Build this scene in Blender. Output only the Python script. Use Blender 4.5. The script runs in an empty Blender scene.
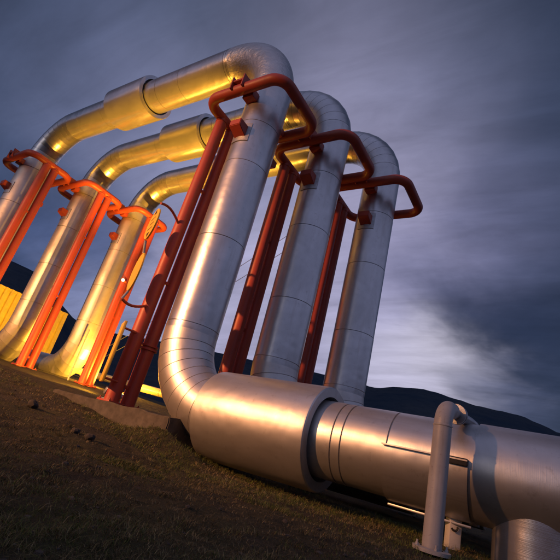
import bpy, bmesh, math, random
from mathutils import Vector, Matrix, noise as mnoise
random.seed(7)
PI = math.pi
ZO = 0.75                                   # height of the datum (axis of the near ground run) above z = -0.75
S_, K_, L_, H_ = 1.9024, 0.7551, 11.0327, 9.094    # pipe spacing, stagger, loop length, loop height
R_ = 0.5
scene = bpy.context.scene
COL = scene.collection

def V(x, y, z): return Vector((x, y, z))
def lin(c):
    return tuple(((v/255)/12.92 if v/255 <= 0.04045 else ((v/255+0.055)/1.055)**2.4) for v in c)

# ------------------------------------------------------------------ node helpers
class NT:
    def __init__(s, tree): s.t = tree; tree.nodes.clear()
    def n(s, typ, **kw):
        nd = s.t.nodes.new(typ)
        for k, v in kw.items():
            if k.startswith('i_'): nd.inputs[k[2:].replace('_', ' ')].default_value = v
            else: setattr(nd, k, v)
        return nd
    def l(s, a, b): s.t.links.new(a, b)
    def math(s, op, a, b=None, c=None, clamp=False):
        nd = s.n('ShaderNodeMath', operation=op, use_clamp=clamp)
        for i, v in enumerate((a, b, c)):
            if v is None: continue
            if isinstance(v, (int, float)): nd.inputs[i].default_value = v
            else: s.l(v, nd.inputs[i])
        return nd.outputs[0]
    def noise(s, vec, scale, detail=4, rough=0.55, dist=0.0):
        nd = s.n('ShaderNodeTexNoise'); nd.inputs['Scale'].default_value = scale
        nd.inputs['Detail'].default_value = detail; nd.inputs['Roughness'].default_value = rough
        nd.inputs['Distortion'].default_value = dist
        if vec is not None: s.l(vec, nd.inputs['Vector'])
        return nd
    def mapping(s, vec, scale=(1, 1, 1), rot=(0, 0, 0)):
        nd = s.n('ShaderNodeMapping'); nd.inputs['Scale'].default_value = scale; nd.inputs['Rotation'].default_value = rot
        s.l(vec, nd.inputs['Vector']); return nd.outputs[0]
    def ramp(s, fac, stops):
        nd = s.n('ShaderNodeValToRGB'); el = nd.color_ramp.elements
        while len(el) < len(stops): el.new(0.5)
        for e, (p, c) in zip(el, stops):
            e.position = p; e.color = (c, c, c, 1) if isinstance(c, (int, float)) else (*c, 1)
        s.l(fac, nd.inputs[0]); return nd.outputs[0]
    def mix(s, fac, a, b, blend='MIX'):
        nd = s.n('ShaderNodeMix', data_type='RGBA', blend_type=blend)
        for i, v in ((0, fac), (6, a), (7, b)):
            if isinstance(v, (int, float)): nd.inputs[i].default_value = v
            elif isinstance(v, tuple): nd.inputs[i].default_value = (*v, 1)
            else: s.l(v, nd.inputs[i])
        return nd.outputs[2]
    def bump(s, h, strength=0.3, dist=0.02, normal=None):
        nd = s.n('ShaderNodeBump'); nd.inputs['Strength'].default_value = strength; nd.inputs['Distance'].default_value = dist
        s.l(h, nd.inputs['Height'])
        if normal is not None: s.l(normal, nd.inputs['Normal'])
        return nd.outputs[0]

def new_mat(name):
    m = bpy.data.materials.new(name); m.use_nodes = True
    nt = NT(m.node_tree)
    b = nt.n('ShaderNodeBsdfPrincipled'); o = nt.n('ShaderNodeOutputMaterial')
    nt.l(b.outputs[0], o.inputs[0])
    return m, nt, b

def mat_cladding(name, base=(0.60, 0.60, 0.61), metal=0.85, rough=(0.30, 0.46), crumple=0.0, seed=0.0):
    m, nt, b = new_mat(name)
    tc = nt.n('ShaderNodeTexCoord'); uv = tc.outputs['UV']; ob = tc.outputs['Object']
    brush = nt.noise(nt.mapping(uv, (1.2, 170, 1)), 1.0, 3, 0.6).outputs[0]          # circumferential rolling marks
    stain = nt.noise(ob, 1.3, 6, 0.6, 0.4).outputs[0]
    spots = nt.noise(ob, 9.0, 5, 0.7).outputs[0]
    drip = nt.noise(nt.mapping(uv, (14, 0.5, 1)), 1.0, 4, 0.6).outputs[0]
    c1 = nt.mix(nt.ramp(stain, [(0.35, 0.0), (0.7, 0.8)]), base, tuple(v*0.70 for v in base))
    c2 = nt.mix(nt.ramp(spots, [(0.59, 0.0), (0.74, 0.4)]), c1, (0.27, 0.25, 0.23))
    c3 = nt.mix(nt.ramp(drip, [(0.54, 0.0), (0.74, 0.42)]), c2, (0.34, 0.31, 0.29))
    scr = nt.noise(nt.mapping(ob, (3, 3, 1)), 7.0, 8, 0.8, 1.5).outputs[0]
    c3 = nt.mix(nt.math('MULTIPLY', nt.ramp(scr, [(0.61, 0.0), (0.68, 1.0)]), 0.25), c3, (0.20, 0.185, 0.17))
    nt.l(c3, b.inputs['Base Color'])
    b.inputs['Metallic'].default_value = metal
    rr = nt.math('ADD', nt.math('MULTIPLY', stain, rough[1]-rough[0]), nt.math('MULTIPLY', brush, 0.10))
    rr = nt.math('ADD', rr, rough[0]-0.02)
    nt.l(rr, b.inputs['Roughness'])
    dent = nt.noise(ob, 2.2, 2, 0.5).outputs[0]
    nrm = nt.bump(brush, 0.16, 0.004)
    nrm = nt.bump(dent, 0.35, 0.04, nrm)
    if crumple:
        vo = nt.n('ShaderNodeTexVoronoi', feature='DISTANCE_TO_EDGE'); vo.inputs['Scale'].default_value = 5.5
        wob = nt.noise(ob, 3.0, 3, 0.6); nt.l(nt.mix(0.25, ob, wob.outputs['Color']), vo.inputs['Vector'])
        nrm = nt.bump(vo.outputs[0], crumple, 0.06, nrm)
        nrm = nt.bump(nt.noise(nt.mapping(ob, (3, 3, 9)), 2.0, 4, 0.65).outputs[0], crumple, 0.08, nrm)
    nt.l(nrm, b.inputs['Normal'])
    return m

def mat_paint(name, base, rough=0.42, wear=(0.20, 0.10, 0.07), wear_amt=0.5, metal=0.0):
    m, nt, b = new_mat(name)
    tc = nt.n('ShaderNodeTexCoord'); ob = tc.outputs['Object']
    st = nt.noise(ob, 2.5, 6, 0.65).outputs[0]; fine = nt.noise(ob, 30, 4, 0.65).outputs[0]
    c = nt.mix(nt.ramp(st, [(0.38, 0.0), (0.72, 0.75)]), base, tuple(v*0.62+0.02 for v in base))
    run = nt.noise(nt.mapping(ob, (16, 16, 0.9)), 1.0, 5, 0.65).outputs[0]
    c = nt.mix(nt.math('MULTIPLY', nt.ramp(run, [(0.58, 0.0), (0.70, 1.0)]), wear_amt*0.6), c, wear)
    c = nt.mix(nt.math('MULTIPLY', nt.ramp(fine, [(0.62, 0.0), (0.72, 1.0)]), wear_amt), c, wear)
    nt.l(c, b.inputs['Base Color']); b.inputs['Metallic'].default_value = metal
    nt.l(nt.math('ADD', nt.math('MULTIPLY', st, 0.3), rough-0.15), b.inputs['Roughness'])
    nt.l(nt.bump(fine, 0.15, 0.004), b.inputs['Normal'])
    return m

def mat_plain(name, base, rough=0.6, metal=0.0, nscale=12, var=0.35):
    m, nt, b = new_mat(name)
    tc = nt.n('ShaderNodeTexCoord'); ob = tc.outputs['Object']
    st = nt.noise(ob, nscale, 6, 0.65).outputs[0]
    nt.l(nt.mix(nt.ramp(st, [(0.3, 0.0), (0.75, 1.0)]), base, tuple(v*(1-var) for v in base)), b.inputs['Base Color'])
    b.inputs['Roughness'].default_value = rough; b.inputs['Metallic'].default_value = metal
    nt.l(nt.bump(st, 0.3, 0.01), b.inputs['Normal'])
    return m

M = {}
M['clad'] = mat_cladding('metal_cladding', metal=0.9, rough=(0.21, 0.36))
M['clad_top'] = mat_cladding('bright_metal_cladding', metal=0.80, rough=(0.17, 0.26))
M['clad_warm'] = mat_cladding('satin_metal_jacket', base=(0.60, 0.585, 0.57), rough=(0.31, 0.45))
M['clad_far'] = mat_cladding('dull_metal_cladding', base=(0.62, 0.60, 0.56), metal=0.8, rough=(0.40, 0.54))
M['clad_crumple'] = mat_cladding('crumpled_metal_foil', crumple=0.26, rough=(0.32, 0.46))
M['gap'] = mat_plain('dark_gap', (0.03, 0.03, 0.03), 0.8)
M['red'] = mat_paint('red_paint', (0.36, 0.050, 0.028), 0.5, (0.10, 0.045, 0.03), 0.85)
M['grey'] = mat_paint('grey_paint', (0.38, 0.37, 0.37), 0.45, (0.20, 0.16, 0.13), 0.6)
M['steel'] = mat_plain('galvanised_steel', (0.45, 0.46, 0.48), 0.42, 0.8)
M['yellow'] = mat_paint('yellow_enamel', (0.80, 0.50, 0.05), 0.4, (0.5, 0.3, 0.05), 0.2)
M['black'] = mat_plain('black_marking', (0.03, 0.028, 0.025), 0.6)
M['white'] = mat_paint('white_paint', (0.62, 0.60, 0.57), 0.5, (0.3, 0.26, 0.2), 0.3)
M['ypipe'] = mat_paint('pale_yellow_paint', (0.72, 0.60, 0.26), 0.4, (0.4, 0.3, 0.15), 0.3)
M['concrete'] = mat_plain('weathered_concrete', (0.085, 0.076, 0.066), 0.9, 0, 6, 0.7)
M['siding'] = mat_paint('yellow_steel_siding', (0.78, 0.60, 0.07), 0.5, (0.4, 0.3, 0.15), 0.2)
M['roof'] = mat_plain('roof_sheet', (0.12, 0.11, 0.10), 0.6)
M['rock'] = mat_plain('dark_lava_rock', (0.035, 0.03, 0.028), 0.9, 0, 9, 0.6)
M['wire'] = mat_plain('wire_metal', (0.10, 0.10, 0.11), 0.5, 0.6)
M['wood'] = mat_plain('weathered_timber', (0.10, 0.08, 0.06), 0.85)

# ------------------------------------------------------------------ object helpers
def link(name, me, mat, parent=None, loc=(0, 0, 0)):
    o = bpy.data.objects.new(name, me); COL.objects.link(o)
    if mat is not None: me.materials.append(mat)
    if parent is not None: o.parent = parent
    o.location = loc
    return o

def obj(name, bm, mat, parent=None, loc=(0, 0, 0), smooth=True, sharp=35):
    me = bpy.data.meshes.new(name)
    bm.normal_update()
    bm.to_mesh(me); bm.free()
    if smooth:
        me.polygons.foreach_set('use_smooth', [True]*len(me.polygons))
        me.set_sharp_from_angle(angle=math.radians(sharp))
    return link(name, me, mat, parent, loc)

def thing(name, label, cat, loc=(0, 0, 0), group=None):
    o = bpy.data.objects.new(name, None); COL.objects.link(o)
    o.empty_display_size = 0.2; o.location = loc
    tag(o, label, cat, group); return o

def tag(o, label, cat, group=None, kind=None):
    o['label'] = label; o['category'] = cat
    if group: o['group'] = group
    if kind: o['kind'] = kind

def frame(t):
    t = t.normalized()
    a = V(0, 0, 1) if abs(t.z) < 0.9 else V(0, 1, 0)
    u = t.cross(a).normalized(); w = t.cross(u).normalized()
    return u, w

def sweep(bm, rings, n=64, cap0=False, cap1=False):
    """rings: list of (centre, tangent, radius); swept skin with UVs (u around, v metres along)."""
    uvl = bm.loops.layers.uv.verify()
    prev = None; vs = []; dist = 0; pc = None; dists = []
    pu = None
    for c, t, r in rings:
        t = t.normalized()
        if pu is None: u, w = frame(t)
        else:
            u = (pu - t*pu.dot(t)).normalized(); w = t.cross(u).normalized()
        pu = u
        if pc is not None: dist += (c-pc).length
        pc = c; dists.append(dist)
        vs.append([bm.verts.new(c + (u*math.cos(2*PI*i/n) + w*math.sin(2*PI*i/n))*r) for i in range(n)])
    for k in range(len(vs)-1):
        for i in range(n):
            j = (i+1) % n
            f = bm.faces.new((vs[k][i], vs[k][j], vs[k+1][j], vs[k+1][i]))
            for lp, (a, d) in zip(f.loops, ((i, k), (i+1, k), (i+1, k+1), (i, k+1))):
                lp[uvl].uv = (a/n, dists[d])
    if cap0: bm.faces.new(vs[0][::-1])
    if cap1: bm.faces.new(vs[-1])
    return vs

def groove(rings, c, t, r, g=0.009, d=0.02):
    for s, rr in ((-g-0.012, r+0.0035), (-g, r+0.0035), (-g*0.9, r-d), (g*0.9, r-d), (g, r)):
        rings.append((c + t.normalized()*s, t, rr))

def pipe_straight(bm, a, b, r, seams=(), n=64, cap=(False, False)):
    a = Vector(a); b = Vector(b); t = (b-a).normalized(); rings = [(a, t, r)]
    for s in sorted(seams): groove(rings, a + t*s, t, r)
    rings.append((b, t, r)); sweep(bm, rings, n, *cap)

def pipe_bend(bm, centre, d0, d1, rad, r, segs=9, n=64, grooved=True):
    """mitred lobster-back bend; starts at centre + rad*(-d1), ends at centre + rad*d0 (d0 = travel in, d1 = travel out)."""
    d0 = Vector(d0); d1 = Vector(d1); centre = Vector(centre)
    def at(a): return centre + rad*(-d1*math.cos(a) + d0*math.sin(a))
    rings = []
    for i in range(segs+1):
        a = i/segs*PI/2
        t = d0*math.cos(a) + d1*math.sin(a)
        c = at(a)
        if not grooved or i in (0, segs):
            rings.append((c, t, r)); continue
        groove(rings, c, t, r, 0.0075, 0.016)
    sweep(bm, rings, n)

def tube(bm, pts, r, n=16, caps=True, closed=False):
    pts = [Vector(p) for p in pts]; rings = []
    m = len(pts)
    for i, p in enumerate(pts):
        if closed: t = pts[(i+1) % m] - pts[i-1]
        else: t = pts[min(i+1, m-1)] - pts[max(i-1, 0)]
        rings.append((p, t, r))
    if closed:
        uvs = sweep(bm, rings, n)
        # bridge end to start (same frame because the path is planar)
        a, b = uvs[-1], uvs[0]
        off = min(range(n), key=lambda k: (a[0].co - b[k].co).length)
        for i in range(n):
            bm.faces.new((a[i], a[(i+1) % n], b[(i+1+off) % n], b[(i+off) % n]))
    else: sweep(bm, rings, n, caps, caps)

def box(bm, c, size, rotz=0.0, bevel=0.0):
    r = bmesh.ops.create_cube(bm, size=1.0)
    vs = r['verts']
    for v in vs: v.co = Vector((v.co.x*size[0], v.co.y*size[1], v.co.z*size[2]))
    if bevel:
        es = list({e for v in vs for e in v.link_edges})
        rr = bmesh.ops.bevel(bm, geom=es, offset=bevel, segments=2, affect='EDGES', profile=0.5)
        vs = list({v for f in rr['faces'] for v in f.verts} | {v for v in vs if v.is_valid})
    mt = Matrix.Translation(Vector(c)) @ Matrix.Rotation(rotz, 4, 'Z')
    bmesh.ops.transform(bm, matrix=mt, verts=vs)

def arc_pts(c, r, a0, a1, u, w, n=8):
    return [Vector(c) + r*(math.cos(a0+(a1-a0)*i/n)*Vector(u) + math.sin(a0+(a1-a0)*i/n)*Vector(w)) for i in range(n+1)]

def smooth(a, b, x):
    t = max(0.0, min(1.0, (x-a)/(b-a))); return t*t*(3-2*t)

# ------------------------------------------------------------------ terrain
def ground_z(x, y):                          # in datum coordinates (add ZO)
    z = -0.80 - 0.018*(min(max(x, 2.0), 30)-3)
    z += 0.46*max(0.0, min(1.0, (2.2-x)/4.2))
    z += 0.075*min(max(0.0, -2.0-x), 16.0)
    z += 0.030*min(max(0.0, y), 7.0)*smooth(2.0, -2.0, x)
    z -= 0.05*min(max(0.0, -0.8-y), 3.0)*smooth(3.0, -3.0, x)
    z += 0.20*math.exp(-((x-0.95)**2/0.40 + (y+0.80)**2/0.10))
    d = math.hypot(x-4, y+3)
    if d < 60:
        k = 1.0/(1.0+d/40)
        z += k*(0.05*mnoise.noise(V(x*0.7, y*0.7, 3.1)) + 0.028*mnoise.noise(V(x*2.6, y*2.6, 1.7)) + 0.026*mnoise.noise(V(x*6, y*6, 5.2)) + 0.014*mnoise.noise(V(x*15, y*15, 2.2)))
    return z

def build_ground():
    bm = bmesh.new()
    def axis(c, fine, n, far):
        # dense near c, stretched out to the horizon
        out = []
        k = math.asinh(far/fine)
        for i in range(-n, n+1): out.append(c + fine*math.sinh(k*i/n))
        return out
    xs = axis(2.5, 1.6, 210, 1500); ys = axis(-2.5, 1.2, 210, 1500)
    vs = [[bm.verts.new((x, y, ground_z(x, y)+ZO)) for x in xs] for y in ys]
    for j in range(len(ys)-1):
        for i in range(len(xs)-1):
            bm.faces.new((vs[j][i], vs[j][i+1], vs[j+1][i+1], vs[j+1][i]))
    m, nt, b = new_mat('dry_soil')
    tc = nt.n('ShaderNodeTexCoord'); ob = tc.outputs['Object']
    big = nt.noise(ob, 0.9, 6, 0.6, 0.5).outputs[0]; mid = nt.noise(ob, 6, 6, 0.7).outputs[0]
    fine = nt.noise(ob, 45, 5, 0.75).outputs[0]; grit = nt.noise(ob, 160, 3, 0.7).outputs[0]
    c = nt.mix(nt.ramp(mid, [(0.32, 0.0), (0.68, 1.0)]), (0.022, 0.020, 0.014), (0.062, 0.054, 0.035))
    c = nt.mix(nt.ramp(big, [(0.42, 0.0), (0.62, 0.8)]), c, (0.060, 0.058, 0.024))
    c = nt.mix(nt.ramp(fine, [(0.55, 0.0), (0.72, 0.75)]), c, (0.15, 0.13, 0.085))
    c = nt.mix(nt.ramp(grit, [(0.30, 0.7), (0.48, 0.0)]), c, (0.018, 0.015, 0.013))
    wob = nt.noise(ob, 5.0, 3, 0.6).outputs['Color']
    th = nt.noise(nt.mapping(nt.mix(0.35, ob, wob), (26, 150, 60), (0, 0, 0.6)), 1.0, 3, 0.6).outputs[0]
    th2 = nt.noise(nt.mapping(nt.mix(0.35, ob, wob), (140, 24, 60), (0, 0, 0.3)), 1.0, 3, 0.6).outputs[0]
    mat_ = nt.ramp(nt.math('MAXIMUM', th, th2), [(0.60, 0.0), (0.72, 1.0)])
    patch = nt.ramp(nt.noise(ob, 2.2, 5, 0.65).outputs[0], [(0.42, 0.0), (0.60, 1.0)])
    c = nt.mix(nt.math('MULTIPLY', mat_, patch), c, (0.20, 0.165, 0.085))
    nt.l(c, b.inputs['Base Color']); b.inputs['Roughness'].default_value = 0.95
    b.inputs['Specular IOR Level'].default_value = 0.2
    n1 = nt.bump(mid, 0.6, 0.06); n2 = nt.bump(fine, 0.8, 0.03, n1); n3 = nt.bump(grit, 0.6, 0.012, n2)
    nt.l(n3, b.inputs['Normal'])
    o = obj('ground', bm, m, sharp=180); o['kind'] = 'structure'
build_ground()

CAM = V(5.8626, -5.5872, -0.3663)

# ------------------------------------------------------------------ hills
HILL = [(-60, 6), (-20, 6), (20, 8), (60, 8.2), (80, 8.4), (90.4, 9.0), (92.3, 9.7), (94.3, 10.2), (96.3, 10.3), (98.4, 10.4), (101.2, 10.7), (105.4, 11.3),
        (108.4, 11.0), (111.5, 10.4), (118, 10.4), (134.6, 9.8), (141, 8.9), (149.5, 8.4), (154.6, 10.6), (157.2, 12.0), (159, 12.2),
        (160.3, 12.25), (165, 12.6), (180, 11), (210, 8), (240, 5), (270, 4), (300, 6)]
def hill_el(a):
    for (a0, e0), (a1, e1) in zip(HILL, HILL[1:]):
        if a0 <= a <= a1: return e0 + (e1-e0)*smooth(a0, a1, a)
    return 6
def build_hills():
    bm = bmesh.new(); rows = []
    rs = [170, 190, 215, 245, 280, 320, 360, 400, 440, 480, 520, 560, 640, 760]
    N = 480
    for r in rs:
        row = []
        for i in range(N):
            a = -60 + 360*i/N; ar = math.radians(a)
            x = CAM.x + r*math.cos(ar); y = CAM.y + r*math.sin(ar)
            top = 520*math.tan(math.radians(hill_el(a)))
            f = smooth(165, 520, r)**0.85 if r <= 520 else 1 - 0.5*smooth(520, 760, r)
            nz = mnoise.fractal(V(x*0.011, y*0.011, 2.0), 0.9, 2.1, 5)
            z = top*f + nz*16*f*(1-f*0.9) + nz*1.2*f - 2.0*(1-f) + CAM.z
            row.append(bm.verts.new((x, y, z+ZO)))
        rows.append(row)
    for j in range(len(rs)-1):
        for i in range(N):
            k = (i+1) % N
            bm.faces.new((rows[j][i], rows[j][k], rows[j+1][k], rows[j+1][i]))
    m, nt, b = new_mat('haze_tinted_hillside')
    tc = nt.n('ShaderNodeTexCoord'); ob = tc.outputs['Object']
    a = nt.noise(ob, 0.02, 8, 0.65).outputs[0]; c2 = nt.noise(ob, 0.11, 6, 0.7).outputs[0]
    c = nt.mix(nt.ramp(a, [(0.35, 0.0), (0.65, 1.0)]), (0.026, 0.042, 0.066), (0.050, 0.062, 0.076))  # blue dusk haze is mixed into the hillside colour
    c = nt.mix(nt.ramp(c2, [(0.5, 0.0), (0.75, 0.5)]), c, (0.016, 0.026, 0.042))
    nt.l(c, b.inputs['Base Color']); b.inputs['Roughness'].default_value = 1.0
    b.inputs['Specular IOR Level'].default_value = 0.0
    nt.l(nt.bump(c2, 0.5, 4.0), b.inputs['Normal'])
    o = obj('hills', bm, m, sharp=180); o['kind'] = 'structure'
build_hills()

# ------------------------------------------------------------------ pipelines
X = V(1, 0, 0); Z = V(0, 0, 1)
BB, BT = 1.3, 1.6                            # bend radii, bottom and top
FARZ = 0.62                                  # axis height of the far run
def sleeve_part(parent, a, b, r_out, r_in, name='expansion_sleeve', mat='clad_warm'):
    """wide casing with an open annular end towards +x (b) and a closed annulus at a; a, b local x on the given axis."""
    bm = bmesh.new()
    a = Vector(a); b = Vector(b); t = (b-a).normalized()
    ln = (b-a).length
    prof = [(0.0, r_in-0.02), (0.0, r_out-0.02), (0.02, r_out), (ln-0.03, r_out), (ln-0.012, r_out-0.004), (ln, r_out-0.02),
            (ln, r_in+0.055), (ln-0.05, r_in+0.045), (ln-0.35, r_in+0.045), (ln-0.36, r_in-0.02)]
    sweep(bm, [(a + t*d, t, r) for d, r in prof], 96)
    return obj(name, bm, M[mat], parent)

def pipeline(i, label, crumple=False):
    ox, oy = i*K_, i*S_
    root = thing('pipeline', label, 'pipeline', (ox, oy, ZO + ground_z(ox, oy)), 'three insulated pipelines with tall loops')
    dz = -ground_z(ox, oy)
    def P(x, z): return V(x, 0, z+dz)
    def part(name, f, mat='clad'):
        bm = bmesh.new(); f(bm); return obj(name, bm, M[mat], root)
    # near ground run
    part('ground_run', lambda bm: pipe_straight(bm, P(BB, 0), P(40, 0), R_, [2.15, 2.38-0.1, 2.85, 3.82, 5.6, 7.3, 9, 11, 13, 15, 18, 21, 24, 28], 96), 'clad_warm')
    part('bottom_elbow', lambda bm: pipe_bend(bm, P(BB, BB), -X, Z, BB, R_, 8, 96), 'clad_warm')
    zs = [3.25, 5.1, 6.2] if i == 0 else [2.75, 4.6, 6.15]
    part('riser', lambda bm: pipe_straight(bm, P(0, BB), P(0, H_-BT), R_, [0.12]+[z-BB for z in zs], 96))
    part('top_elbow', lambda bm: pipe_bend(bm, P(-BT, H_-BT), Z, -X, BT, R_, 9 if not crumple else 24, 96, grooved=not crumple), 'clad_crumple' if crumple else 'clad')
    part('top_run', lambda bm: pipe_straight(bm, P(-BT, H_), P(-L_+BT, H_), R_, [0.06, 0.14, 1.9, 2.9, 5.7, 7.1], 96), 'clad_top')
    part('far_top_elbow', lambda bm: pipe_bend(bm, P(-L_+BT, H_-BT), -X, -Z, BT, R_, 9, 80))
    part('far_riser', lambda bm: pipe_straight(bm, P(-L_, H_-BT), P(-L_, FARZ+BB), R_+0.03, [0.35, 1.9, 3.5, 5.0], 80), 'clad_far')
    part('far_bottom_elbow', lambda bm: pipe_bend(bm, P(-L_-BB, FARZ+BB), -Z, -X, BB, R_+0.03, 7, 80), 'clad_far')
    part('far_run', lambda bm: pipe_straight(bm, P(-L_-BB, FARZ), P(-70, FARZ+2.2), R_, [2, 4, 6, 9, 12, 16, 20], 64))
    sleeve_part(root, P(1.22, 0), P(3.16, 0), 0.69, R_)
    sleeve_part(root, P(-6.85, H_), P(-5.0, H_), 0.68, R_, mat='clad_top')
    # guide shoes welded to the risers
    def shoe(x, z, s, yy0=0.46):
        bm = bmesh.new()
        # box-section shoe with a slanted underside
        w = 0.15; l = 0.30; h = 0.30
        y0 = s*0.46; y1 = s*(0.46+l)
        v = [bm.verts.new((x+xx, yy, zz+dz)) for (yy, zz) in ((y0, z+h/2), (y1, z+h/2), (y1, z+h/2-0.16), (y0, z-h/2)) for xx in (-w, w)]
        for q in ((0, 1, 3, 2), (2, 3, 5, 4), (4, 5, 7, 6), (6, 7, 1, 0), (0, 2, 4, 6), (1, 7, 5, 3)):
            bm.faces.new([v[k] for k in q])
        bmesh.ops.recalc_face_normals(bm, faces=bm.faces[:])
        bmesh.ops.bevel(bm, geom=bm.edges[:], offset=0.012, segments=2, affect='EDGES')
        obj('guide_shoe', bm, M['red'], root, sharp=30)
        bm = bmesh.new(); rr0 = R_ + (0.034 if x < -1 else 0.004)
        seg = [(math.radians(s*90 + t), zz) for t in range(-26, 27, 4) for zz in (z-0.24, z+0.24)]
        vi = [bm.verts.new((x + rr0*math.cos(a_), rr0*math.sin(a_), zz+dz)) for a_, zz in seg]
        vo = [bm.verts.new((x + (rr0+0.016)*math.cos(a_), (rr0+0.016)*math.sin(a_), zz+dz)) for a_, zz in seg]
        m_ = len(seg)
        for k_ in range(0, m_-2, 2):
            bm.faces.new((vo[k_], vo[k_+2], vo[k_+3], vo[k_+1]))
            bm.faces.new((vi[k_], vo[k_], vo[k_+2], vi[k_+2])); bm.faces.new((vi[k_+1], vo[k_+1], vo[k_+3], vi[k_+3]))
        bm.faces.new((vi[0], vi[1], vo[1], vo[0])); bm.faces.new((vi[m_-2], vi[m_-1], vo[m_-1], vo[m_-2]))
        bmesh.ops.recalc_face_normals(bm, faces=bm.faces[:])
        obj('wear_plate', bm, M['steel'], root)
    for s in (-1, 1):
        shoe(0, 5.83, s); shoe(-L_, 6.12, s)
    return root, dz, P

p0, dz0, P0 = pipeline(0, 'nearest silver pipeline, with a fat sleeve low in the foreground and a crumpled top elbow', True)
pipeline(1, 'middle silver pipeline of the three, rising behind the foreground sleeve')
pipeline(2, 'farthest silver pipeline of the three, its riser last on the right')

# jacket over a length of the foreground run: upper band and a slightly bigger lower half shell with turned-out lips
def half_shell(bm, x0, x1, r, a0, a1, th, P, n=40):
    uvl = bm.loops.layers.uv.verify()
    def ring(x, rr): return [bm.verts.new((x, rr*math.cos(a0+(a1-a0)*i/n), P(0, 0).z + rr*math.sin(a0+(a1-a0)*i/n))) for i in range(n+1)]
    A, B, C, D = ring(x0, r), ring(x1, r), ring(x1, r-th), ring(x0, r-th)
    for (p, q) in ((A, B), (B, C), (C, D), (D, A)):
        for i in range(n):
            f = bm.faces.new((p[i], q[i], q[i+1], p[i+1]))
            for lp, uv in zip(f.loops, ((i/n, x0), (i/n, x1), ((i+1)/n, x1), ((i+1)/n, x0))): lp[uvl].uv = uv
    bm.faces.new((A[0], D[0], C[0], B[0])); bm.faces.new((A[n], B[n], C[n], D[n]))
    bmesh.ops.recalc_face_normals(bm, faces=bm.faces[:])
bm = bmesh.new(); half_shell(bm, 4.12, 5.03, 0.535, math.radians(176), math.radians(262), 0.012, P0)
box(bm, (4.575, -0.555, P0(0, 0).z+0.047), (0.91, 0.06, 0.014))
obj('lower_jacket', bm, M['clad_warm'], p0)
bm = bmesh.new(); box(bm, (4.575, -0.06, P0(0, 0).z-0.565), (0.91, 0.05, 0.026), 0, 0.006)
obj('jacket_lip', bm, M['clad_warm'], p0)
bm = bmesh.new(); pipe_straight(bm, P0(5.07, 0), P0(9.2, 0), 0.522, [1.6, 3.0], 96)
sweep(bm, [(P0(5.07, 0), X, 0.49), (P0(5.07, 0), X, 0.522)], 96)
obj('outer_jacket', bm, M['clad_warm'], p0)
bm = bmesh.new(); box(bm, (4.93, -0.53, P0(0, 0).z+0.03), (0.20, 0.09, 0.075), 0, 0.01)
obj('jacket_latch', bm, M['gap'], p0)
bm = bmesh.new(); pipe_straight(bm, V(5.62, 0, P0(0, -1.4).z), V(5.62, 0, P0(0, -0.2).z), 0.40, [], 80)
obj('drain_pot', bm, M['clad_top'], p0)

# ------------------------------------------------------------------ red guide frames
def rounded_rect(x0, x1, y0, y1, r, z, n=8):
    pts = []
    for (cx, cy, a) in ((x1-r, y1-r, 0), (x0+r, y1-r, 90), (x0+r, y0+r, 180), (x1-r, y0+r, 270)):
        for i in range(n+1):
            an = math.radians(a + 90*i/n); pts.append(V(cx + r*math.cos(an), cy + r*math.sin(an), z))
    # add mid points on the long sides so the tube stays even
    return pts

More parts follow.
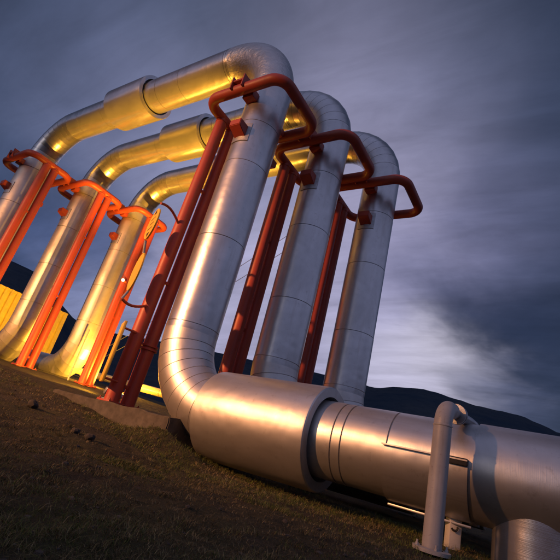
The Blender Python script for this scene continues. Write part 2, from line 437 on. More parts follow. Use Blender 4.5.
def guide_frame(i, far, label, with_link=True):
    ox = i*K_ - (L_ if far else 0); oy = i*S_
    cxr = 1.22 if far else -1.15
    zr = 7.28 if far else 6.85
    g = -0.22 if (not far and i == 0) else ground_z(ox+cxr, oy)
    root = thing('guide_frame', label, 'pipe support', (ox+cxr, oy, ZO+g), 'red tubular frames guiding the risers')
    def z(zz): return zz-g
    x0, x1 = (-0.98-cxr, 1.22-cxr) if far else (-1.15-cxr, 1.0-cxr)
    bm = bmesh.new(); tube(bm, rounded_rect(x0, x1, -0.80, 0.80, 0.34, z(zr)), 0.125, 20, closed=True)
    bmesh.ops.recalc_face_normals(bm, faces=bm.faces[:])
    obj('guide_ring', bm, M['red'], root, sharp=60)
    for s in (-1, 1):
        sp = 0.195 if not far else 0.16                     # half spacing of the pair
        lean = V(-0.10, -0.03, 0) if (not far and i == 0) else V(0, 0, 0)
        bm = bmesh.new(); ztop = z(zr)-0.06
        tube(bm, [V(0, s*sp, 0) + lean*(1-t) + Z*(ztop*t - (0.05 if far and t == 0 else 0)) for t in (0, 0.15, 0.45, 0.75, 1)], 0.142 if not far else 0.135, 24)
        c = obj('column', bm, M['red'], root, sharp=60)
        bm = bmesh.new(); cb = V(0, s*sp, 0) + lean
        box(bm, cb + Z*0.02, (0.38, 0.38 if s > 0 else 0.379, 0.04 if s > 0 else 0.036), 0, 0.006)
        for bx_ in (-0.15, 0.15):
            q = cb + V(bx_, s*0.15, 0); tube(bm, [q + Z*0.03, q + Z*0.055], 0.026, 6); tube(bm, [q + Z*0.05, q + Z*0.085], 0.012, 8)
        obj('base_plate', bm, M['red'], root)
        bm = bmesh.new(); rc = 0.142 if not far else 0.135
        sweep(bm, [(V(0, s*sp, ztop-0.10), Z, rc-0.006), (V(0, s*sp, ztop-0.09), Z, rc+0.012), (V(0, s*sp, ztop-0.065), Z, rc+0.012), (V(0, s*sp, ztop-0.055), Z, rc-0.006)], 24)
        obj('weld_collar', bm, M['red'], c)
        if s == 1 and not far:
            bm = bmesh.new()
            for dzz in (0, 0.075):
                fc = V(0, s*sp, 1.15+dzz) + lean*0.84
                sweep(bm, [(fc, Z, 0.13), (fc, Z, 0.185), (fc + Z*0.04, Z, 0.185), (fc + Z*0.04, Z, 0.13)], 24)
            obj('flange', bm, M['red'], c)
    for zz in (0.35, 2.6, 5.0):
        bm = bmesh.new(); box(bm, V(0, 0, zz) + lean*(1-zz/7), (0.05, 0.22, 0.07), 0, 0.006)
        obj('brace', bm, M['red'], root)
    # pads between ring and riser, front and back
    for s in (-1, 1):
        bm = bmesh.new(); box(bm, (-cxr, s*0.585, z(zr)-0.03), (0.30, 0.20, 0.20), 0, 0.012)
        obj('guide_pad', bm, M['red'], root)
    # upright cheek plates on the front side of the ring (they take the link to the neighbouring ring)
    bm = bmesh.new()
    for dx in (-0.16, 0.16):
        box(bm, (-cxr-0.15+dx if not far else -cxr-0.1+dx, -0.86, z(zr)+0.10), (0.035, 0.24, 0.34), 0, 0.006)
    box(bm, (-cxr-0.15 if not far else -cxr-0.1, -0.86, z(zr)+0.15), (0.29, 0.20, 0.05), 0, 0.006)
    obj('link_bracket', bm, M['red'], root)
    return root
guide_frame(0, False, 'red frame with round yellow signs hanging on its columns, guiding the nearest riser')
guide_frame(1, False, 'red frame around the middle near riser, its columns seen between two silver risers')
guide_frame(2, False, 'red frame around the riser farthest to the right, ring standing clear against the sky')
guide_frame(0, True, 'orange-lit red frame at the left edge, on the far leg of the nearest pipeline')
guide_frame(1, True, 'orange-lit red frame on the far leg of the middle pipeline, second from the left edge')
guide_frame(2, True, 'orange-lit red frame on the far leg of the farthest pipeline, glowing lamp on it')

# ------------------------------------------------------------------ signs on the near columns
sx, sy = -1.15, -0.215
def sign_frame(n):                          # local axes of a sign facing n
    n = Vector(n).normalized(); u = Z.cross(n).normalized(); return n, u
def disc(bm, c, n, u, rx, rz, th, seg=48):
    f0 = [bm.verts.new(Vector(c) + u*rx*math.cos(2*PI*i/seg) + Z*rz*math.sin(2*PI*i/seg) + n*th/2) for i in range(seg)]
    f1 = [bm.verts.new(v.co - n*th) for v in f0]
    bm.faces.new(f0); bm.faces.new(f1[::-1])
    for i in range(seg): bm.faces.new((f0[i], f1[i], f1[(i+1) % seg], f0[(i+1) % seg]))
    bmesh.ops.recalc_face_normals(bm, faces=bm.faces[:])
def flat(bm, c, n, u, pts, lift):
    bm.faces.new([bm.verts.new(Vector(c) + u*p[0] + Z*p[1] + n*lift) for p in pts])
base = V(-1.15, -0.90, 1.9)
sg = thing('hanging_sign', 'pair of round yellow signs, the upper one marked in black, hung on hooked arms', 'sign', (base.x, base.y, base.z+ZO))
c1 = V(0, -0.02, 3.30-1.9); c2 = V(0, 0.05, 2.23-1.9)
for c, rz, nv in ((c1, 0.36, (-0.37, -0.93, 0)), (c2, 0.41, (-0.39, -0.92, 0))):
    nrm, uu = sign_frame(nv)
    bm = bmesh.new(); disc(bm, c, nrm, uu, 0.29, rz, 0.03)
    d = obj('sign_disc', bm, M['yellow'], sg, sharp=40)
    if c is c1:
        bm = bmesh.new(); L = 0.0185
        flat(bm, c, nrm, uu, [(-0.08, 0.23), (0.08, 0.23), (0.0, 0.34)], L)
        flat(bm, c, nrm, uu, [(-0.08, -0.22), (0.0, -0.33), (0.08, -0.22)], L)
        for q in range(3):
            zz = 0.12-0.12*q
            flat(bm, c, nrm, uu, [(-0.13+0.03*(q % 2), zz), (0.12, zz+0.02), (0.12, zz+0.003), (-0.13+0.03*(q % 2), zz-0.017)], L)
        obj('marking', bm, M['black'], d, smooth=False)
bm = bmesh.new(); tube(bm, [c1 - Z*0.40, c2 + Z*0.42], 0.028, 10); obj('hinge_pin', bm, M['steel'], sg)
colp = V(sx-base.x, sy-base.y-0.12, 0)
def arm(z0, up):
    q0 = colp + Z*z0
    top = z0 + (0.16 if up else -0.14)
    pts = [q0] + [V(0, colp.y*(1-t) + (-0.02)*t, z0 + (top-z0)*math.sin(PI*min(1, t*1.0)*0.75)/math.sin(PI*0.5)) for t in (0.12, 0.25, 0.4, 0.55, 0.7, 0.85, 1.0)]
    bm = bmesh.new(); tube(bm, pts, 0.028, 12); obj('hook_arm', bm, M['red'], sg)
arm(3.70-1.9, True); arm(1.72-1.9, False)
bm = bmesh.new(); tube(bm, [c2 - Z*0.42, V(0, -0.02, 1.62-1.9)], 0.024, 10); obj('hinge_pin', bm, M['steel'], sg)
b2 = V(-1.2, -0.62, 0.05)
bs = thing('sign_board', 'tall narrow yellow board seen almost edge-on low on the nearest red column', 'sign', (b2.x, b2.y, b2.z+ZO))
n2, u2 = sign_frame((-0.50, -0.866, 0))
bm = bmesh.new()
box(bm, (0, 0, 0.62), (0.42, 0.05, 1.16), math.atan2(u2.y, u2.x), 0.006); obj('panel', bm, M['yellow'], bs)
for zz in (0.12, 1.10):
    bm = bmesh.new(); tube(bm, [(0, 0.02, zz), (0.02, 0.15, zz), (0.05, 0.30, zz)], 0.022, 10); obj('mounting_arm', bm, M['red'], bs)

# ------------------------------------------------------------------ foundations
def plinth(x0, x1, y0, y1, top, depth, label):
    bm = bmesh.new(); cx, cy = (x0+x1)/2, (y0+y1)/2
    box(bm, (0, 0, -depth/2), (x1-x0, y1-y0, depth))
    bmesh.ops.subdivide_edges(bm, edges=bm.edges[:], cuts=24, use_grid_fill=True)
    bmesh.ops.bevel(bm, geom=[e for e in bm.edges if e.calc_face_angle(0) > 0.5], offset=0.02, segments=2, affect='EDGES')
    for v in bm.verts:
        v.co += V(1, 1, 1)*(0.03*mnoise.noise(v.co*2.1 + V(cx, cy, 0)) + 0.012*mnoise.noise(v.co*7 + V(cx, cy, 4)))
    o = obj('concrete_plinth', bm, M['concrete'], None, (cx, cy, top+ZO), sharp=50)
    tag(o, label, 'foundation', 'concrete plinths under the frames')
plinth(-2.55, 0.80, -0.64, 0.75, -0.225, 0.7, 'low rough concrete plinth under the nearest red columns, edge facing the grass')

# ------------------------------------------------------------------ gooseneck vent
gx, gy = 4.86, -1.02
gz = ground_z(gx, gy)
gn = thing('vent_pipe', 'grey painted gooseneck pipe standing on the grass, bent over the foreground pipeline', 'pipe', (gx, gy, gz+ZO))
T = 0.47-gz
u = V(0.06, 0.99, 0.06).normalized()
bm = bmesh.new()
r1 = 0.17
pts = [V(0, 0, 0.0), V(0, 0, 0.3), V(0, 0, T-r1-0.2), V(0, 0, T-r1)]
cc = V(0, 0, T-r1) + u*r1
pts += [cc + r1*(-u*math.cos(a) + Z*math.sin(a)) for a in [PI/2*i/8 for i in range(1, 9)]]
endp = pts[-1] + u*0.16
pts += [pts[-1] + u*0.04, pts[-1] + u*0.08]
tube(bm, pts, 0.086, 32); obj('pipe_body', bm, M['grey'], gn, sharp=60)
bm = bmesh.new()
for d in (0.0, 0.055):
    c = endp + u*(d+0.10)
    sweep(bm, [(c, u, 0.03), (c, u, 0.105), (c+u*0.035, u, 0.105), (c+u*0.035, u, 0.03)], 32)
obj('flange', bm, M['steel'], gn)
bm = bmesh.new()
e2 = endp - u*0.10
w = V(0.55, 0.83, -0.05).normalized()
pp = [e2, e2+u*0.5, e2+u*0.85, e2+u*0.95-Z*0.015+w*0.03, e2+u*1.03-Z*0.06+w*0.06, e2+u*1.08-Z*0.15+w*0.08, e2+u*1.10-Z*0.3+w*0.09, e2+u*1.10-Z*1.1+w*0.09]
tube(bm, pp, 0.056, 24); obj('branch_pipe', bm, M['steel'], gn, sharp=60)
bm = bmesh.new(); sweep(bm, [(V(0, 0, 0.0), Z, 0.05), (V(0, 0, 0.0), Z, 0.165), (V(0, 0, 0.03), Z, 0.165), (V(0, 0, 0.035), Z, 0.10)], 32)
for a_ in range(4):
    q = V(0.13*math.cos(a_*PI/2+0.5), 0.13*math.sin(a_*PI/2+0.5), 0)
    tube(bm, [q + Z*0.025, q + Z*0.05], 0.017, 6); tube(bm, [q + Z*0.045, q + Z*0.075], 0.009, 8)
obj('base_plate', bm, M['grey'], gn)
bm = bmesh.new(); zw = T-r1-0.01
sweep(bm, [(V(0, 0, zw-0.012), Z, 0.083), (V(0, 0, zw-0.006), Z, 0.091), (V(0, 0, zw+0.006), Z, 0.091), (V(0, 0, zw+0.012), Z, 0.083)], 32)
obj('weld_bead', bm, M['grey'], gn)

# small white box under the pipeline
bx, by = 4.84, 0.0
bz = ground_z(bx, by)
jb = thing('junction_box', 'small pale box with a dark handle standing under the foreground pipeline', 'box', (bx, by, bz+ZO))
bm = bmesh.new(); box(bm, (0, 0, 0.17), (0.13, 0.13, 0.34), 0.6, 0.008); obj('housing', bm, M['white'], jb)
bm = bmesh.new()
tube(bm, arc_pts((0.03, -0.085, 0.22), 0.032, math.radians(200), math.radians(380), (0.83, 0.56, 0), (0, 0, 1), 8), 0.011, 8)
obj('handle', bm, M['black'], jb)

# ------------------------------------------------------------------ yellow service pipe behind the loops
yp = thing('service_pipe', 'slim pale yellow pipe on low stanchions running along the ground behind the loops', 'pipe', (-10, 8, ground_z(-10, 8)+ZO))
gz0 = ground_z(-10, 8)
bm = bmesh.new(); pts = [V(x+10, 0, 0.94-0.043*(x+10)-gz0) for x in (-24, -18, -12, -6, 0, 6, 14)]
pipe_straight(bm, pts[0], pts[-1], 0.175, [3, 6, 9, 12, 15, 18, 21, 24], 40, (True, True)); obj('pipe_body', bm, M['ypipe'], yp)
for x in (-22, -18.5, -15, -11.5, -8.1, -5.2, -2, 1, 4, 8, 12):
    zt = 0.94-0.043*(x+10)-0.17-gz0; zb = ground_z(x, 8)-gz0-0.1
    bm = bmesh.new()
    for s in (-1, 1): box(bm, (x+10, s*0.17, (zt+zb)/2), (0.07, 0.07, zt-zb))
    box(bm, (x+10, 0, zt-0.02), (0.10, 0.5, 0.05))
    obj('stanchion', bm, M['ypipe'], yp)

# slim pale conduit beside the far columns
cp = (-8.55, 3.25); cz = ground_z(*cp)
bm = bmesh.new(); tube(bm, [(0, 0, -0.05), (0, 0, 1.0), (0, 0, 1.9)], 0.026, 14)
o = obj('conduit', bm, M['grey'], None, (cp[0], cp[1], cz+ZO), sharp=60)
tag(o, 'thin pale upright conduit beside the orange-lit columns of the farthest pipeline', 'conduit')

# ------------------------------------------------------------------ corrugated building
bxx, y0, y1 = -26.0, 5.0, 11.62
zb = ground_z(bxx, 8)-0.2; zt = 5.62
bd = thing('metal_building', 'yellow-lit corrugated metal building behind the far pipe legs', 'building', (bxx-5, (y0+y1)/2, zb+ZO))
def corr(bm, axis, c, half, z0, z1, out, pitch=0.40, depth=0.14):
    n = int(2*half/pitch); prof = []
    for i in range(n):
        t = -half + 2*half*i/n
        for f, d in ((0.0, 0), (0.45, 0), (0.55, depth), (0.9, depth)): prof.append((t+f*2*half/n, d))
    prof.append((half, 0))
    lo, hi = [], []
    for t, d in prof:
        p = (c[0]+out*d, c[1]+t) if axis == 'y' else (c[0]+t, c[1]+out*d)
        lo.append(bm.verts.new((*p, z0))); hi.append(bm.verts.new((*p, z1)))
    for i in range(len(prof)-1): bm.faces.new((lo[i], lo[i+1], hi[i+1], hi[i]))
hy = (y1-y0)/2
bm = bmesh.new()
corr(bm, 'y', (5, 0), hy, 0, zt-zb, 1); corr(bm, 'y', (-5, 0), hy, 0, zt-zb, -1)
corr(bm, 'x', (0, hy), 5, 0, zt-zb, 1); corr(bm, 'x', (0, -hy), 5, 0, zt-zb, -1)
obj('wall', bm, M['siding'], bd, smooth=False)
bm = bmesh.new()
hh = zt-zb
v = [bm.verts.new(q) for q in ((5.12, -hy-.12, hh+.004), (5.12, hy+.12, hh+.004), (-5.12, hy+.12, hh+.004), (-5.12, -hy-.12, hh+.004), (0, -hy-.12, hh+.55), (0, hy+.12, hh+.55))]
for q in ((0, 1, 5, 4), (2, 3, 4, 5), (0, 4, 3), (1, 2, 5), (0, 3, 2, 1)): bm.faces.new([v[k] for k in q])
obj('roof', bm, M['roof'], bd, smooth=False)
for s in (-1, 1):
    bm = bmesh.new(); box(bm, (5.03, s*(hy+0.02), hh/2), (0.16, 0.16, hh-0.01)); obj('corner_trim', bm, M['siding'], bd)
bm = bmesh.new(); box(bm, (5.07, 0, hh-0.09), (0.03, 2*hy-0.14, 0.16)); obj('fascia', bm, M['siding'], bd)

# ------------------------------------------------------------------ guy wires
for q, (top, bot, lab) in enumerate(((V(0.30, 3.60, 6.75), V(-13.4, 5.75, ground_z(-13.4, 5.75)), 'upper of two thin wires slanting down behind the risers from the last red frame'),
                                     (V(0.32, 3.60, 6.15), V(-13.0, 5.95, ground_z(-13.0, 5.95)), 'lower of two thin wires slanting down behind the risers from the last red frame'))):
    bm = bmesh.new(); n = 12
    tube(bm, [(top-bot)*(i/n) - Z*0.25*math.sin(PI*i/n) for i in range(n+1)], 0.008, 8)
    o = obj('guy_wire', bm, M['wire'], None, (bot.x, bot.y, bot.z+ZO)); tag(o, lab, 'wire', 'guy wires of the last frame')

# ------------------------------------------------------------------ stones
def rock(x, y, s, label):
    bm = bmesh.new(); bmesh.ops.create_icosphere(bm, subdivisions=3, radius=1)
    for vv in bm.verts:
        k = 1 + 0.45*mnoise.noise(vv.co*1.3 + V(x, y, s*9)) + 0.15*mnoise.noise(vv.co*4 + V(y, x, 0))
        vv.co = V(vv.co.x*k*s*1.2, vv.co.y*k*s, vv.co.z*k*s*0.9 + s*0.6)
    o = obj('stone', bm, M['rock'], None, (x, y, ground_z(x, y)+ZO), sharp=25)
    tag(o, label, 'stone', 'dark stones in the dry grass')

# positions from rays onto the terrain
F_, ROLL, PITCH, YAW = 424.1691, 0.258629, 0.382202, 0.640619
fw = V(-math.sin(YAW)*math.cos(PITCH), math.cos(YAW)*math.cos(PITCH), math.sin(PITCH))
rt = V(math.cos(YAW), math.sin(YAW), 0); up = rt.cross(fw)
r2 = rt*math.cos(ROLL) + up*math.sin(ROLL); u2c = -rt*math.sin(ROLL) + up*math.cos(ROLL)
def ray_dir(px, py): return (fw + r2*((px-280)/F_) - u2c*((py-280)/F_)).normalized()
rock(0.05, -2.35, 0.062, 'larger dark stone at the left, in the grass below the terrace edge')
rock(1.28, -2.43, 0.048, 'left one of two small dark stones close together in the dry grass')
rock(1.55, -2.42, 0.050, 'right one of two small dark stones close together in the dry grass')

# ------------------------------------------------------------------ grass
def build_grass():
    rnd = random.Random(11)
    verts, faces, cols = [], [], []
    STRAW = [(0.19, 0.15, 0.07), (0.13, 0.10, 0.05), (0.08, 0.063, 0.034), (0.26, 0.21, 0.105), (0.06, 0.05, 0.028)]
    GREEN = [(0.075, 0.10, 0.022), (0.11, 0.125, 0.034), (0.055, 0.075, 0.02)]
    def blade(x, y, h, wdt, green):
        z = ground_z(x, y)+ZO-0.004
        a = rnd.uniform(0, 2*PI); ln = rnd.uniform(0.4, 2.6)*h
        dx, dy = math.cos(a), math.sin(a); px, py = -dy*wdt/2, dx*wdt/2
        c = rnd.choice(GREEN if green else STRAW); f = rnd.uniform(0.55, 1.35)*(1+0.35*smooth(-2.6, -0.8, y))  # lamp glow painted into the blade colour: lighter towards the pipes
        c = (c[0]*f, c[1]*f, c[2]*f, 1)
        i = len(verts)
        mx, my, mz = x+dx*ln*0.35, y+dy*ln*0.35, z+h*0.62
        tx, ty, tz = x+dx*ln, y+dy*ln, z+h*rnd.uniform(0.75, 1.0)
        verts.extend([(x-px, y-py, z), (x+px, y+py, z), (mx+px*0.7, my+py*0.7, mz), (mx-px*0.7, my-py*0.7, mz), (tx, ty, tz)])
        faces.append((i, i+1, i+2, i+3)); faces.append((i+3, i+2, i+4))
        cols.extend([c]*5)
    n = 0
    while n < 52000:                         # tufts
        d = 0.9 + 13*rnd.random()**2.0
        a = math.radians(rnd.uniform(68, 172))
        x = CAM.x + d*math.cos(a); y = CAM.y + d*math.sin(a)
        n += 1
        if y > -0.5 and x < 1.0: continue
        if y > 1.2: continue
        dens = mnoise.noise(V(x*0.8, y*0.8, 9.0)) + 0.6*mnoise.noise(V(x*2.7, y*2.7, 4.0))
        if dens + rnd.uniform(-0.6, 0.6) < -0.2: continue
        near_pipe = smooth(-2.2, -0.7, y)
        gr = (mnoise.noise(V(x*1.1, y*1.1, 21.0)) + 0.35*near_pipe + rnd.uniform(-0.25, 0.25)) > 0.28
        k = min(1.0, 0.55 + d*0.06)
        for _ in range(rnd.randint(3, 7)):
            blade(x+rnd.gauss(0, 0.02), y+rnd.gauss(0, 0.02), rnd.uniform(0.008, 0.036)*(1.4 if gr else 1.0)*k*(1+0.9*near_pipe), rnd.uniform(0.0014, 0.0030)*(0.7+0.1*d), gr)
    # straw tussocks
    for _ in range(1700):
        d = 1.2 + 9*rnd.random()**1.4; a = math.radians(rnd.uniform(70, 170))
        cx = CAM.x + d*math.cos(a); cy = CAM.y + d*math.sin(a)
        if cy > -0.7 and (cx < 1.2 or cy > 0.8): continue
        if mnoise.noise(V(cx*0.9, cy*0.9, 31.0)) < -0.25: continue
        rad = rnd.uniform(0.03, 0.13)
        for _ in range(rnd.randint(25, 70)):
            r = rad*math.sqrt(rnd.random()); t = rnd.uniform(0, 2*PI)
            blade(cx+r*math.cos(t), cy+r*math.sin(t), rnd.uniform(0.02, 0.06)*(1-0.4*r/rad), rnd.uniform(0.0018, 0.0034)*(0.7+0.08*d), rnd.random() < 0.22)
    # mossy green clumps
    for (cx, cy, rad, m) in ((2.55, -2.62, 0.26, 1200), (3.6, -1.75, 0.25, 900), (0.7, -1.1, 0.4, 900), (1.2, -1.3, 0.5, 900), (2.7, -1.35, 0.35, 600)):
        for _ in range(m):
            r = rad*math.sqrt(rnd.random()); a = rnd.uniform(0, 2*PI)
            blade(cx+1.6*r*math.cos(a), cy+r*math.sin(a), rnd.uniform(0.03, 0.085)*(1-0.5*r/rad), rnd.uniform(0.003, 0.005), rnd.random() < 0.8)
    me = bpy.data.meshes.new('grass'); me.from_pydata(verts, [], faces)
    ca = me.color_attributes.new('blade_colour', 'FLOAT_COLOR', 'POINT')
    ca.data.foreach_set('color', [v for c in cols for v in c])
    m, nt, b = new_mat('dry_grass')
    at = nt.n('ShaderNodeAttribute', attribute_name='blade_colour')
    nt.l(at.outputs['Color'], b.inputs['Base Color']); b.inputs['Roughness'].default_value = 0.8
    b.inputs['Specular IOR Level'].default_value = 0.15
    o = link('grass', me, m)
    tag(o, 'dry straw and dark green grass covering the slope in the foreground', 'grass', kind='stuff')
build_grass()

def build_gravel():
    rnd = random.Random(5); bm = bmesh.new()
    for _ in range(1500):
        d = 1.0 + 12*rnd.random()**1.5; a = math.radians(rnd.uniform(62, 172))
        x = CAM.x + d*math.cos(a); y = CAM.y + d*math.sin(a)
        if y > 0.9 and d < 9: continue
        s = 0.003 + 0.016*rnd.random()**3; s *= (1+0.05*d)
        r = bmesh.ops.create_icosphere(bm, subdivisions=1, radius=s)
        q = (rnd.uniform(0.7, 1.5), rnd.uniform(0.7, 1.3), rnd.uniform(0.5, 0.9)); z = ground_z(x, y)+ZO
        for vv in r['verts']:
            k = rnd.uniform(0.8, 1.2)
            vv.co = V(x + vv.co.x*q[0]*k, y + vv.co.y*q[1]*k, z + s*0.25 + vv.co.z*q[2]*k)
    m = mat_plain('pebble_stone', (0.075, 0.064, 0.056), 0.9, 0, 5, 0.75)
    o = obj('gravel', bm, m, smooth=False)
    tag(o, 'scattered small pebbles lying between the dry grass', 'gravel', kind='stuff')
build_gravel()

# ------------------------------------------------------------------ lamps
def spot(name, loc, target, power, colour, size, blend, rad, parent=None):
    ld = bpy.data.lights.new(name, 'SPOT'); ld.energy = power; ld.color = colour
    ld.spot_size = math.radians(size); ld.spot_blend = blend; ld.shadow_soft_size = rad
    o = bpy.data.objects.new(name, ld); COL.objects.link(o)
    d = (Vector(target)-Vector(loc)).normalized()
    o.rotation_euler = d.to_track_quat('-Z', 'Y').to_euler()
    if parent is not None:
        o.parent = parent; o.location = Vector(loc) - parent.location
    else: o.location = loc
    return o
def lamp_glow(col, s):
    m, nt, b = new_mat('lamp_glass'); b.inputs['Emission Color'].default_value = (*col, 1); b.inputs['Emission Strength'].default_value = s
    b.inputs['Base Color'].default_value = (0.3, 0.25, 0.15, 1)
    return m
SODIUM = (1.0, 0.45, 0.04)
M['lamp'] = lamp_glow((1.0, 0.72, 0.25), 14)

def floodlight(x, y, z, label, aim, power, size=150, rad=0.12):
    """short-legged ground floodlight; its lamp sits just in front of the glass."""
    t = thing('floodlight', label, 'floodlight', (x, y, z+ZO), 'ground floodlights under the loops')
    aim = Vector(aim).normalized()
    bm = bmesh.new(); box(bm, (0, 0, 0.03), (0.22, 0.22, 0.03), 0, 0.004); tube(bm, [(0, 0, 0.03), (0, 0, 0.16)], 0.02, 10)
    obj('stand', bm, M['steel'], t)
    rot = aim.to_track_quat('Z', 'Y').to_matrix().to_4x4()
    bm = bmesh.new(); box(bm, (0, 0, -0.05), (0.24, 0.18, 0.10), 0, 0.015)
    bmesh.ops.transform(bm, matrix=Matrix.Translation(V(0, 0, 0.24)) @ rot, verts=bm.verts[:])
    h = obj('lamp_housing', bm, M['steel'], t)
    bm = bmesh.new(); box(bm, (0, 0, 0.006), (0.20, 0.14, 0.008))
    bmesh.ops.transform(bm, matrix=Matrix.Translation(V(0, 0, 0.24)) @ rot, verts=bm.verts[:])
    obj('lamp_glass', bm, M['lamp'], t)
    loc = V(x, y, z+ZO+0.24) + aim*0.14
    spot('lamp_light', loc, loc+aim, power, SODIUM, size, 0.5, rad, t)
floodlight(-4.0, 2.05, ground_z(-4, 2.05), 'small ground floodlight under the loops pointing straight up at the top runs', (-0.19, -0.03, 0.98), 15000, 66)
floodlight(-10.85, 6.8, ground_z(-10.85, 6.8), 'small ground floodlight beside the pale yellow service pipe', (0.85, 0.22, 0.30), 900, 140)
floodlight(-3.95, 1.62, ground_z(-3.95, 1.62), 'small ground floodlight aimed along the ground at the far red columns', (-1.0, 0.12, 0.40), 3600, 74)
floodlight(-7.9, 4.75, ground_z(-7.9, 4.75), 'small ground floodlight shining at the feet of the far pipe legs', (-0.85, -0.42, 0.62), 2000, 128)
floodlight(-13.2, 5.4, ground_z(-13.2, 5.4), 'small ground floodlight in front of the corrugated building', (-0.7, -0.1, 0.42), 9000, 150)

# glowing lamp on the far column
lx, ly, lz = -8.38, 3.43, 0
d = ray_dir(123, 280); tt = (ly-0.0-CAM.y)/d.y; pt = CAM + d*tt
lt = thing('column_lamp', 'small glowing lamp bulb fixed to the orange-lit column of the farthest pipeline', 'lamp', (pt.x, pt.y, pt.z+ZO))
bm = bmesh.new(); bmesh.ops.create_uvsphere(bm, u_segments=16, v_segments=12, radius=0.06); obj('bulb', bm, lamp_glow((1.0, 0.72, 0.30), 7), lt)
bm = bmesh.new(); tube(bm, [(0.0, 0.05, 0), (-0.02, 0.16, 0.0)], 0.05, 12); obj('socket', bm, M['red'], lt)

# tall floodlight mast that throws the warm key light (out of frame, to the left of the photographer)
mx, my, mh = -10.2, -25.0, 8.6
mz = ground_z(mx, my)
ms = thing('light_mast', 'tall steel floodlight mast standing out of frame, left of the camera', 'light mast', (mx, my, mz+ZO))
bm = bmesh.new(); sweep(bm, [(V(0, 0, -0.2), Z, 0.16), (V(0, 0, mh), Z, 0.08)], 16, True, True); obj('mast', bm, M['steel'], ms)
aim = (V(-4.0, 0, 0.4) - V(mx, my, mz+mh)).normalized()
rot = aim.to_track_quat('Z', 'Y').to_matrix().to_4x4()
bm = bmesh.new(); box(bm, (0, 0, -0.12), (0.8, 0.6, 0.22), 0, 0.03); bmesh.ops.transform(bm, matrix=Matrix.Translation(V(0, 0.0, mh+0.3)) @ rot, verts=bm.verts[:])
obj('lamp_housing', bm, M['steel'], ms)
bm = bmesh.new(); box(bm, (0, 0, 0.01), (0.7, 0.5, 0.012)); bmesh.ops.transform(bm, matrix=Matrix.Translation(V(0, 0.0, mh+0.3)) @ rot, verts=bm.verts[:])
obj('lamp_glass', bm, M['lamp'], ms)
loc = V(mx, my, mz+mh+0.3+ZO) + aim*0.3
spot('lamp_light', loc, V(-4.0, 0, 0.4+ZO), 60000, (1.0, 0.40, 0.135), 43, 1.0, 0.30, ms)

# ------------------------------------------------------------------ sky
w = bpy.data.worlds.new('World'); scene.world = w; w.use_nodes = True
nt = NT(w.node_tree)
STR = 0.1
tc = nt.n('ShaderNodeTexCoord'); dv = tc.outputs['Generated']
sep = nt.n('ShaderNodeSeparateXYZ'); nt.l(dv, sep.inputs[0])
den = nt.math('ADD', nt.math('MAXIMUM', sep.outputs[2], 0.0), 0.22)
cmb = nt.n('ShaderNodeCombineXYZ')
nt.l(nt.math('DIVIDE', sep.outputs[0], den), cmb.inputs[0]); nt.l(nt.math('DIVIDE', sep.outputs[1], den), cmb.inputs[1])
plane = cmb.outputs[0]
ang = math.radians(25)
stre = nt.mapping(plane, (0.55, 1.5, 1), (0, 0, ang))
n_big = nt.noise(stre, 1.5, 6, 0.55, 0.6); n_soft = nt.noise(nt.mapping(plane, (0.9, 0.9, 1)), 2.1, 5, 0.55, 0.3)
# warp the direction before looking up the broad cloud colours
sub = nt.n('ShaderNodeVectorMath', operation='SUBTRACT'); nt.l(n_soft.outputs['Color'], sub.inputs[0]); sub.inputs[1].default_value = (0.5, 0.5, 0.5)
scl = nt.n('ShaderNodeVectorMath', operation='SCALE'); nt.l(sub.outputs[0], scl.inputs[0]); scl.inputs['Scale'].default_value = 0.24
addv = nt.n('ShaderNodeVectorMath', operation='ADD'); nt.l(dv, addv.inputs[0]); nt.l(scl.outputs[0], addv.inputs[1])
wd = addv.outputs[0]
CLOUDS = [  # direction (as pixel of the 560 px frame), colour, width
    ((10, 10), (34, 43, 64), 0.17), ((110, 50), (74, 86, 120), 0.13), ((20, 120), (62, 77, 112), 0.12), ((20, 225), (40, 55, 88), 0.10), ((90, 100), (108, 117, 156), 0.10),
    ((60, 15), (44, 56, 82), 0.08), ((200, 10), (56, 67, 92), 0.10), ((280, 5), (58, 68, 94), 0.13), ((345, 75), (152, 154, 192), 0.13), ((430, 15), (66, 77, 106), 0.12), ((545, 5), (32, 44, 68), 0.16),
    ((440, 110), (122, 127, 164), 0.10), ((400, 190), (160, 161, 200), 0.10), ((470, 225), (104, 108, 146), 0.08), ((545, 110), (60, 72, 104), 0.12), ((500, 215), (96, 102, 140), 0.08), ((555, 230), (58, 68, 98), 0.09),
    ((540, 340), (20, 30, 54), 0.105), ((500, 320), (24, 34, 60), 0.065), ((470, 305), (34, 44, 74), 0.055), ((440, 298), (54, 62, 94), 0.04), ((540, 280), (44, 53, 82), 0.08), ((420, 268), (100, 106, 144), 0.04), ((400, 275), (140, 142, 184), 0.07), ((438, 348), (196, 197, 222), 0.045), ((400, 365), (182, 184, 216), 0.07),
    ((488, 374), (164, 167, 198), 0.035), ((550, 395), (48, 58, 88), 0.06), ((515, 396), (84, 92, 128), 0.04), ((300, 310), (160, 162, 200), 0.13), ((180, 130), (136, 142, 182), 0.13),
    ((50, 255), (62, 80, 126), 0.06), ((70, 300), (124, 134, 178), 0.06), ((95, 225), (76, 90, 134), 0.06)]
wsum = None; csum = None
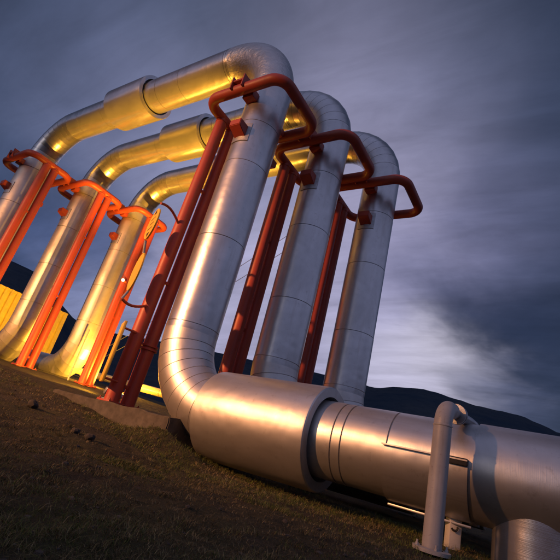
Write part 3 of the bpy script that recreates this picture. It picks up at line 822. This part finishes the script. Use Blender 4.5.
for (px, py), c, sg_ in CLOUDS:
    dd = ray_dir(px, py)
    ds = nt.n('ShaderNodeVectorMath', operation='DISTANCE'); nt.l(wd, ds.inputs[0]); ds.inputs[1].default_value = dd
    q = nt.math('MULTIPLY', ds.outputs['Value'], ds.outputs['Value'])
    e = nt.math('EXPONENT', nt.math('MULTIPLY', q, -0.5/(sg_*sg_)))
    sc_ = nt.n('ShaderNodeVectorMath', operation='SCALE'); sc_.inputs[0].default_value = lin((c[0]*1.03, c[1]*1.0, c[2]*0.965)); nt.l(e, sc_.inputs['Scale'])
    if wsum is None: wsum, csum = e, sc_.outputs[0]
    else:
        wsum = nt.math('ADD', wsum, e)
        a = nt.n('ShaderNodeVectorMath', operation='ADD'); nt.l(csum, a.inputs[0]); nt.l(sc_.outputs[0], a.inputs[1]); csum = a.outputs[0]
# overall overcast colour away from the photographed part
W0 = 0.006
wsum = nt.math('ADD', wsum, W0)
a = nt.n('ShaderNodeVectorMath', operation='ADD'); nt.l(csum, a.inputs[0]); a.inputs[1].default_value = tuple(v*W0 for v in lin((112, 116, 148))); csum = a.outputs[0]
inv = nt.math('DIVIDE', 1.0, wsum)
nrmv = nt.n('ShaderNodeVectorMath', operation='SCALE'); nt.l(csum, nrmv.inputs[0]); nt.l(inv, nrmv.inputs['Scale'])
n_fine = nt.noise(nt.mapping(plane, (1.1, 4.2, 1), (0, 0, ang)), 2.2, 7, 0.62, 0.8)
mod = nt.math('ADD', nt.math('MULTIPLY', n_big.outputs[0], 1.5), 0.02)
mod = nt.math('ADD', mod, nt.math('MULTIPLY', n_fine.outputs[0], 0.62))
cl = nt.n('ShaderNodeVectorMath', operation='SCALE'); nt.l(nrmv.outputs[0], cl.inputs[0]); nt.l(mod, cl.inputs['Scale'])
cl2 = nt.n('ShaderNodeVectorMath', operation='SCALE'); nt.l(cl.outputs[0], cl2.inputs[0]); cl2.inputs['Scale'].default_value = 1.0/STR
sky = nt.n('ShaderNodeTexSky', sky_type='NISHITA', sun_disc=False)
SUN_EL, SUN_AZ = math.radians(14), math.radians(200)
sky.sun_elevation = SUN_EL; sky.sun_rotation = SUN_AZ
out = nt.mix(0.97, sky.outputs[0], cl2.outputs[0])
bg = nt.n('ShaderNodeBackground'); bg.inputs['Strength'].default_value = STR; nt.l(out, bg.inputs['Color'])
wo = nt.n('ShaderNodeOutputWorld'); nt.l(bg.outputs[0], wo.inputs[0])

sl = bpy.data.lights.new('sun', 'SUN'); sl.energy = 0.10; sl.angle = math.radians(20); sl.color = (1.0, 0.86, 0.78)
so = bpy.data.objects.new('sun', sl); COL.objects.link(so)
sd = V(math.sin(SUN_AZ)*math.cos(SUN_EL), math.cos(SUN_AZ)*math.cos(SUN_EL), math.sin(SUN_EL))
so.rotation_euler = (-sd).to_track_quat('-Z', 'Y').to_euler(); so.location = (0, -20, 30)

# ------------------------------------------------------------------ camera
cd = bpy.data.cameras.new('camera'); cd.sensor_width = 36; cd.sensor_fit = 'HORIZONTAL'; cd.lens = F_/560*36
cd.clip_start = 0.05; cd.clip_end = 5000
co = bpy.data.objects.new('camera', cd); COL.objects.link(co)
mw = Matrix((r2, u2c, -fw)).transposed().to_4x4(); mw.translation = CAM + V(0, 0, ZO)
co.matrix_world = mw
scene.camera = co
scene.view_settings.view_transform = 'Standard'; scene.view_settings.look = 'None'
scene.view_settings.exposure = 0; scene.view_settings.gamma = 1; scene.view_settings.use_curve_mapping = False
scene.cycles.max_bounces = 8
